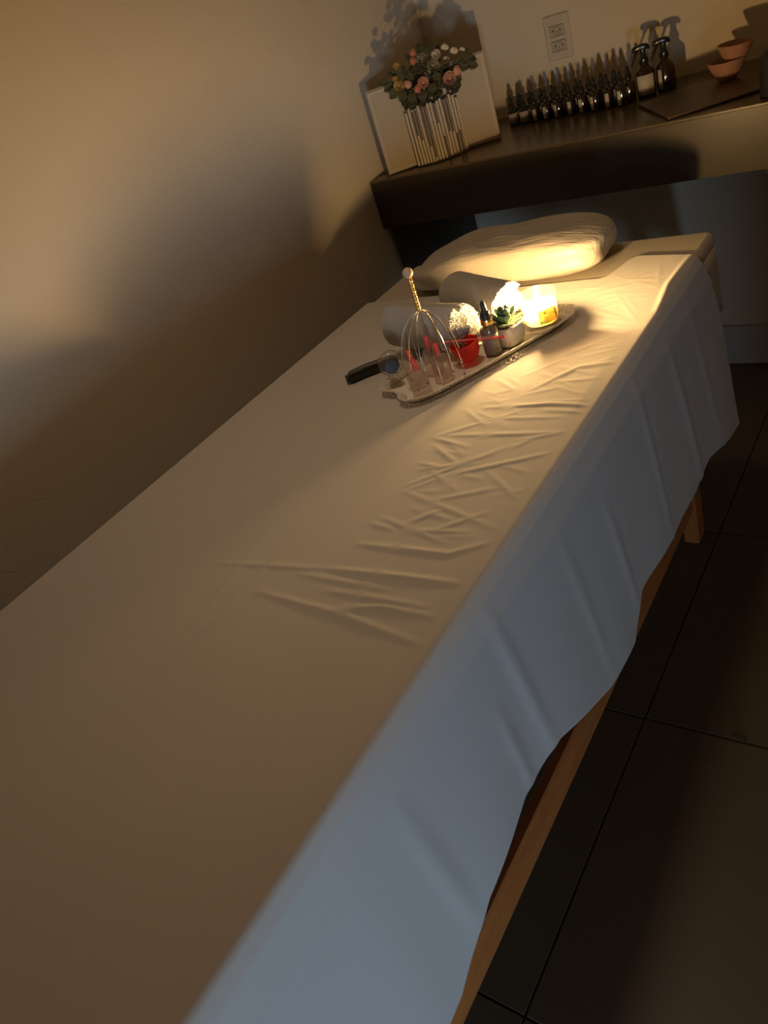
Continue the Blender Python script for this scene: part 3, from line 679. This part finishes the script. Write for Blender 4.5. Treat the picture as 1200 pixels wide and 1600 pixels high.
def spray(label, x, y, lab, la, emblem):
    c = thing('spray_bottle', label, 'bottle', (x, y, HD+0.0003), 0, 'trigger spray bottles on the desk')
    MB().lathe([(0.021, 0), (0.0232, 0.0015), (0.0235, 0.004), (0.0235, 0.056), (0.0215, 0.064), (0.015, 0.071), (0.0105, 0.075), (0.0100, 0.080)], 32).build('bottle', M_amber, c)
    MB().lathe([(0.0115, 0.078), (0.0120, 0.080), (0.0118, 0.090), (0.0085, 0.094), (0.0072, 0.105), (0.0072, 0.114)], 24).build('collar', M_blkg, c)
    # trigger head pointing left (towards -x) with nozzle and hanging trigger
    hd_ = MB(); prof = [(-0.026, 0.114, 0.006, 0.005), (-0.022, 0.116, 0.0075, 0.0065), (-0.010, 0.1175, 0.0085, 0.0075), (0.004, 0.1175, 0.0085, 0.0078), (0.014, 0.1155, 0.0075, 0.0065), (0.018, 0.112, 0.005, 0.004)]
    v = []; n = 12
    for (px, pz, w, h_) in prof:
        for k in range(n): a = 2*PI*k/n; v.append((px, w*math.copysign(abs(math.cos(a))**.7, math.cos(a)), pz+h_*math.copysign(abs(math.sin(a))**.7, math.sin(a))))
    F = [(i*n+k, i*n+(k+1) % n, (i+1)*n+(k+1) % n, (i+1)*n+k) for i in range(len(prof)-1) for k in range(n)] + [tuple(reversed(range(n))), tuple(range((len(prof)-1)*n, len(prof)*n))]
    RZ = Matrix.Rotation(math.radians(18), 4, 'Z')
    hd_.add(v, F, RZ).build('spray_head', M_blkg, c)
    MB().tube([(-0.012, 0, 0.113), (-0.019, 0, 0.104), (-0.025, 0, 0.092), (-0.032, 0, 0.078)], [0.0042, 0.0038, 0.0032, 0.0018], 8, M=RZ).build('trigger', M_blkg, c)
    n = 14; v = []; rr = 0.0238; vw = math.atan2(CAM.y-y, CAM.x-x)
    for k in range(n+1):
        a = vw+la[0]+(la[1]-la[0])*k/n; v += [(rr*math.cos(a), rr*math.sin(a), 0.008), (rr*math.cos(a), rr*math.sin(a), 0.054)]
    L_ = MB().add(v, [(2*k, 2*k+2, 2*k+3, 2*k+1) for k in range(n)]).build('label', lab, c)
    m_ = L_.modifiers.new('s', 'SOLIDIFY'); m_.thickness = 0.0003; m_.offset = 1
    if emblem:
        e = MB(); ac = vw + sum(la)/2 + 0.1; r2 = rr+0.0006
        def cp(da, dz): return (r2*math.cos(ac+da), r2*math.sin(ac+da), 0.031+dz)
        e.tube([cp(0.36*math.cos(t), 0.0085*math.sin(t)) for t in [2*PI*i/24 for i in range(24)]], 0.0004, 4, True)
        e.tube([cp(-0.16, 0.002), cp(-0.08, -0.003), cp(0, 0.003), cp(0.08, -0.003), cp(0.16, 0.002)], 0.0004, 4)
        e.tube([cp(-0.8, 0.018), cp(-0.3, 0.0165), cp(0.3, 0.0165), cp(0.75, 0.018)], 0.0005, 4)
        e.build('printed_emblem', M_greyl, L_)
spray('trigger spray bottle with a cream label bearing a round emblem, on the desk', 0.253, 0.875, M_plabel, (-1.15, 1.0), True)
spray('trigger spray bottle with only a narrow label showing, right of the emblem one', 0.298, 0.898, M_plabel, (-0.95, -0.45), False)

# serving board and clay bowls
mb = MB(); q = [(0.262, 0.765), (0.455, 0.875), (0.590, 0.655), (0.398, 0.546+0.01)]
z0, z1 = HD+0.0003, HD+0.008
v = [(x, y, z0) for x, y in q] + [(x, y, z1) for x, y in q]
bd = mb.add(v, [(0, 1, 2, 3), (4, 7, 6, 5), (0, 4, 5, 1), (1, 5, 6, 2), (2, 6, 7, 3), (3, 7, 4, 0)]).build('serving_board', M_darkwood, smooth=False)
bv = bd.modifiers.new('b', 'BEVEL'); bv.width = 0.003; bv.segments = 2
tag(bd, 'dark wooden board lying skewed on the desk under the clay bowls', 'board')
def bowl(label, x, y, z, r1, h1, tilt=0.0):
    o_ = MB().lathe([(r1*0.42, 0), (r1*0.46, 0.001), (r1*0.62, h1*0.25), (r1*0.84, h1*0.62), (r1, h1), (r1*0.97, h1+0.0012), (r1*0.92, h1*0.95), (r1*0.76, h1*0.6), (r1*0.52, h1*0.25), (r1*0.2, h1*0.12), (0.0005, h1*0.11)], 36).build('clay_bowl', M_clay)
    o_.location = (x, y, z); o_.rotation_euler = (0, tilt, 0); return tag(o_, label, 'bowl', 'clay bowls on the desk')
bowl('wide terracotta bowl standing on the dark board, beneath the other bowl', 0.468, 0.812, HD+0.0083, 0.044, 0.044)
bowl('terracotta bowl stacked in the other, its rim highest', 0.486, 0.816, HD+0.0083+0.032, 0.040, 0.043, 0.05)
c = thing('pump_bottle', 'tall black bottle with silvery cap at the right edge of the photo', 'bottle', (0.619, 0.606, HD+0.0003), 0)
MB().lathe([(0.034, 0), (0.037, 0.002), (0.037, 0.072), (0.034, 0.082), (0.024, 0.090), (0.016, 0.093)], 36).build('body', M_blk, c)
MB().lathe([(0.0145, 0.0932), (0.0150, 0.095), (0.0145, 0.104), (0.011, 0.106), (0.011, 0.112), (0.0135, 0.113), (0.0135, 0.118), (0.004, 0.119)], 28).build('cap', M_steel, c)

# open book vase with paper page folds
BO = Vector((-0.404, 0.572, HD+0.0004)); BD = Vector((0.8485, 0.5292, 0)); BN = Vector((0.5292, -0.8485, 0)); BANG = math.atan2(0.5292, 0.8485)
bk = thing('book_vase', 'open book shaped cream vase with brown streaked page folds, standing on the desk', 'vase', tuple(BO + BD*0.165), BANG)
# local: x along the book, -y towards the viewer, z up; panels splay backwards from the middle
def panel(x0, x1, y0, y1, h_, lean):
    b_ = MB(); th = 0.009; dx, dy = x1-x0, y1-y0; l_ = math.hypot(dx, dy); nx, ny = -dy/l_, dx/l_
    if ny < 0: nx, ny = -nx, -ny
    def pr(ix0, ix1, iz0, iz1, t0, t1):
        out = []
        for z in (iz0, iz1):
            for t in (t0, t1):
                for s in (ix0, ix1): out.append((x0+dx*s+nx*t, y0+dy*s+ny*t, z))
        return out
    F = [(0, 2, 3, 1), (4, 5, 7, 6), (0, 1, 5, 4), (2, 6, 7, 3), (0, 4, 6, 2), (1, 3, 7, 5)]
    return b_, pr, F
for (x0, x1, y0, y1, sgn) in ((-0.167, -0.072, 0.0, 0.0, -1), (0.166, 0.066, 0.0, 0.0, 1)):
    y0, y1 = -0.001, 0.004
    b_, pr, F = panel(x0, x1, y0, y1, 0.226, 0)
    p_ = b_.add(pr(0, 1, 0.0, 0.226, 0.006, 0.013), F).build('cover_board', M_board, bk, False)
    b2 = MB().add(pr(0.035, 1, 0.004, 0.222, 0.0, 0.006), F); b2.build('page_block', M_page, bk, False)
    b3 = MB().add(pr(0.10, 0.97, 0.012, 0.214, -0.0012, 0.0), F); b3.build('front_page', M_board, bk, False)
MB().box(-0.0715, 0.0655, 0.006, 0.018, 0.0, 0.226).build('spine_board', M_board, bk, False)
npg = 17
for k in range(npg):
    t = k/(npg-1); x = -0.074 + 0.142*t; bul = 0.034*math.sin(PI*(0.12+0.80*t))**0.8
    y1 = -0.004 - bul; hgt = 0.152 + 0.004*math.sin(k*1.9) - (0.006 if k in (0, 16) else 0); w = 0.0037
    if k == 0: x -= 0.001
    yb = -0.003
    def slab(z0, z1, ex=0.0):
        return MB().box(x-w-ex, x+w+ex, y1-ex, yb, z0, z1, ch=0.0014)
    pg = slab(0.0006, hgt).build('page_fold', M_page, bk, False)
    br = {2: (0.55, 0.97), 3: (0.45, 0.98), 5: (0.30, 0.99), 6: (0.10, 0.99), 9: (0.66, 0.99), 10: (0.02, 0.40), 12: (0.45, 0.99), 13: (0.42, 0.99), 14: (0.04, 0.36), 15: (0.02, 0.40)}.get(k)
    if br:
        z0, z1 = hgt*br[0], hgt*br[1]
        MB().box(x-w*0.75, x+w*0.45, y1-0.0006, y1+0.0008, z0, z1).build('printed_strip', M_pagebr, pg, False)
MB().box(-0.078, -0.0765, -0.012, -0.003, 0.02, 0.145).build('spine_edge', M_pagebr, bk, False)

# bouquet standing in the book vase
bq = thing('flower_bouquet', 'bouquet of artificial peach, ivory and yellow roses with green leaves in the book vase', 'flowers', tuple(BO + BD*0.165 + BN*0.02), BANG)
def L(a, z, w): return Vector((a-0.165, -(w-0.02), z))
# foliage core filling the pocket between pages and boards
core = MB()
for k in range(170):
    a = random.uniform(0.095, 0.25); z = random.uniform(0.156, 0.160+0.10*math.sin(PI*min(1, max(0, (a-0.07)/0.2)))); rr_ = random.uniform(0.005, 0.010)
    core.ball(tuple(L(a, z, random.uniform(0.012, 0.040))), rr_, rr_*0.7, rr_*0.8, 6, 4, None)
core.build('moss', mat('moss', (0.05, 0.045, 0.018), 0.9, var=(60, 0.6, (0.03, 0.022, 0.01))), bq, False)
for a, z in ((0.13, 0.2), (0.16, 0.24), (0.2, 0.22), (0.24, 0.21), (0.11, 0.22), (0.22, 0.25)):
    MB().tube([tuple(L(0.165+(a-0.165)*0.5, 0.120, 0.0365*0.2)), tuple(L(a, z, 0.035))], 0.0012, 5).build('stem', M_silk, bq)
def rose(pos, r_, m, turns=3, open_=0.8, tilt=(0.5, 0)):
    ax_ = (Matrix.Rotation(tilt[1], 4, 'Z') @ Matrix.Rotation(math.radians(90)*tilt[0], 4, 'X'))
    M_ = Matrix.Translation(pos) @ ax_
    f_ = MB(); f_.ball((0, 0, r_*0.1), r_*0.30, None, r_*0.42, 8, 6, M_)
    for ring, (cnt, rr, hh) in enumerate(((3, 0.34, 0.62), (4, 0.58, 0.55), (5, 0.86, 0.42))[:turns]):
        for i in range(cnt):
            a0 = 2*PI*i/cnt + ring*0.7; v = []; n1, n2 = 6, 4
            for s in range(n2+1):
                t = s/n2
                for j in range(n1+1):
                    q_ = j/n1-0.5; a = a0 + q_*2*PI/cnt*1.35; rad = r_*rr*(0.35+0.65*math.sin(t*PI/2)) + r_*0.10*t*t*open_
                    z = r_*(-0.45 + (hh+0.42)*t*(1-0.9*q_*q_*t))
                    v.append((rad*math.cos(a), rad*math.sin(a), z))
            F = [(s*(n1+1)+j, s*(n1+1)+j+1, (s+1)*(n1+1)+j+1, (s+1)*(n1+1)+j) for s in range(n2) for j in range(n1)]
            f_.add(v, F, M_)
    o_ = f_.build('rose', m, bq); md = o_.modifiers.new('s', 'SOLIDIFY'); md.thickness = 0.0006
    return o_
FL = [(0.228,0.193,0.0155,M_peach,3,0.8),(0.250,0.207,0.010,M_peach,2,0.2),(0.116,0.215,0.009,M_peach,2,0.2),(0.138,0.197,0.0088,M_pink,2,0.3),(0.157,0.205,0.013,M_peach,3,0.8),
      (0.087,0.235,0.010,M_yel,2,0.8),(0.093,0.218,0.012,M_yel,3,0.9),(0.103,0.212,0.007,M_yel,2,0.6),(0.099,0.262,0.011,M_yel,2,0.9),(0.150,0.282,0.0075,M_pink,2,0.2),(0.145,0.263,0.008,M_pink,2,0.3),
      (0.169,0.258,0.014,M_strip,3,0.9),(0.193,0.235,0.015,M_strip,3,0.9),(0.226,0.232,0.010,M_brn,3,0.8),(0.208,0.258,0.011,M_ivory,3,0.8),(0.180,0.226,0.008,M_strip,2,0.6)]
for i, (a, z, r_, m, tn, op) in enumerate(FL):
    if tn == 2 and op < 0.5:      # closed buds: an egg of overlapping petals
        P_ = Matrix.Translation(L(a, z, 0.052)) @ Matrix.Rotation(0.5*math.sin(i*2.3), 4, 'Y'); f_ = MB(); r_ *= 1.15
        f_.ball((0, 0, 0), r_*0.85, r_*0.85, r_*1.1, 12, 8, P_)
        for q in range(3): f_.ball((0.32*r_*math.cos(q*2.1), 0.32*r_*math.sin(q*2.1)-0.2*r_, -0.12*r_), r_*0.72, r_*0.72, r_*0.95, 10, 7, P_)
        f_.build('bud', m, bq); continue
    rose(L(a, z, 0.050+0.004*(i % 3)), r_*1.22, m, tn, op, (0.72+0.1*math.sin(i*2.1), 0.25*math.sin(i*1.7)))
for (a, z, r_) in ((0.235,0.267,0.010),(0.256,0.252,0.0105),(0.278,0.248,0.0065),(0.232,0.240,0.007)):
    f_ = MB(); f_.ball((0, 0, 0), r_, r_*0.55, r_*0.75, 12, 8, Matrix.Translation(L(a, z, 0.048)) @ Matrix.Rotation(0.4, 4, 'Y'))
    f_.ball((0, 0, 0), r_*0.8, r_*0.4, r_*0.6, 10, 7, Matrix.Translation(L(a-0.004, z+0.003, 0.053)) @ Matrix.Rotation(-0.5, 4, 'Y')); f_.build('petal', M_ivory, bq)
LV = [(0.066,0.222,0.030,200),(0.055,0.236,0.022,170),(0.075,0.205,0.030,215),(0.117,0.246,0.024,100),(0.095,0.191,0.028,235),(0.118,0.180,0.026,260),(0.268,0.208,0.030,-25),(0.288,0.222,0.028,10),(0.280,0.238,0.024,40),
      (0.204,0.190,0.026,250),(0.195,0.209,0.024,180),(0.147,0.176,0.026,270),(0.238,0.174,0.026,-60),(0.168,0.284,0.022,90),(0.188,0.272,0.022,75),(0.249,0.190,0.026,-50),(0.126,0.232,0.024,120),
      (0.178,0.186,0.024,-100),(0.216,0.268,0.020,60),(0.085,0.252,0.022,150),(0.295,0.205,0.024,-20),(0.135,0.272,0.02,110),(0.262,0.225,0.024,20),(0.10,0.236,0.024,140)]
for i, (a, z, ln, deg) in enumerate(LV):
    ln *= 1.18
    v = []; n = 8
    for s in range(n+1):
        t = s/n; w = ln*(0.30+0.05*(i % 3))*math.sin(PI*min(1, 0.08+0.92*t))**0.8*(1+0.12*math.sin(t*22))
        for q_ in (-1, -0.5, 0, 0.5, 1): v.append((ln*(t-0.5), q_*w, 0.004*abs(q_)-0.010*(t-0.5)**2/0.25*0.5))
    F = [(s*5+j, s*5+j+1, (s+1)*5+j+1, (s+1)*5+j) for s in range(n) for j in range(4)]
    M_ = Matrix.Translation(L(a, z, 0.036+0.006*(i % 3))) @ Matrix.Rotation(math.radians(78+9*math.sin(i*3.3)), 4, 'X') @ Matrix.Rotation(math.radians(deg), 4, 'Z')
    o_ = MB().add(v, F, M_).build('leaf', M_silk, bq); md = o_.modifiers.new('s', 'SOLIDIFY'); md.thickness = 0.0005

# socket plate on the back wall
s0x, s1x, s0z, s1z = -0.069, 0.0085, 1.003, 1.1175
sp = thing('socket_plate', 'white double wall socket plate above the row of dropper bottles', 'socket', ((s0x+s1x)/2, YB, (s0z+s1z)/2))
w_, h_ = (s1x-s0x)/2, (s1z-s0z)/2
MB().box(-w_, w_, -0.0080, -0.0005, -h_, h_, ch=0.003).build('plate', M_plate, sp, False)
for zc in (0.017, -0.0215):
    i_ = MB().box(-0.0205, 0.0205, -0.0092, -0.0081, zc-0.0125, zc+0.0125, ch=0.0006).build('socket_insert', M_plastic, sp, False)
    fr = MB().tube([(x, -0.0086, z+zc) for x, z in ((-0.0215, -0.0135), (0.0215, -0.0135), (0.0215, 0.0135), (-0.0215, 0.0135))], 0.0007, 4, True); fr.build('shadow_gap', M_ink, i_, False)
    rc = MB().tube([(x*0.0165, -0.0094, zc+z*0.0088) for x, z in ((-1, 0), (-.5, -1), (.5, -1), (1, 0), (.5, 1), (-.5, 1))], 0.0005, 4, True); rc.build('recess', M_ink, i_, False)
    for hx_, hz_, rr in ((-0.0095, 0.001, 0.0024), (0.0095, 0.001, 0.0024), (0, -0.003, 0.0018)):
        MB().lathe([(rr, 0), (rr, 0.0006), (0.0002, 0.0007)], 12, Matrix.Translation((hx_, -0.0091, zc+hz_)) @ Matrix.Rotation(PI/2, 4, 'X')).build('pin_hole', M_ink, i_, False)

# scrap on the floor
mb = MB(); pts = [(-0.017, 0.006, 0.001), (-0.006, 0.004, 0.003), (0.004, -0.001, 0.002), (0.016, -0.003, 0.001)]
mb.tube(pts, [0.001, 0.003, 0.0038, 0.0008], 6); mb.tube([(0, 0, 0.001), (0.008, 0.003, 0.004), (0.013, 0.002, 0.002)], [0.001, 0.0022, 0.0006], 5)
dl = mb.build('dry_leaf', M_debris, loc=(0.719, -0.43, 0.001)); tag(dl, 'small dark curled scrap lying on the floor tiles at the right', 'scrap')

# added warm fill light, shaped as a dim ceiling lamp out of view
cl = thing('added_fill_lamp', 'added ceiling lamp for dim warm fill, out of view above the table', 'lamp', (0.35, -0.60, ZC))
MB().lathe([(0.18, 0), (0.18, -0.02), (0.165, -0.025), (0.165, -0.004)], 40, cap=False).build('fill_lamp_rim', M_fill, cl)
ll = bpy.data.lights.new('added_fill_light', 'AREA'); ll.shape = 'DISK'; ll.size = 0.30; ll.energy = FILL_LAMP_POWER; ll.color = (1.0, 0.72, 0.48)
lo = bpy.data.objects.new('added_fill_light', ll); C.objects.link(lo); lo.location = (0.35, -0.60, ZC-0.03); ll.spread = math.radians(80)
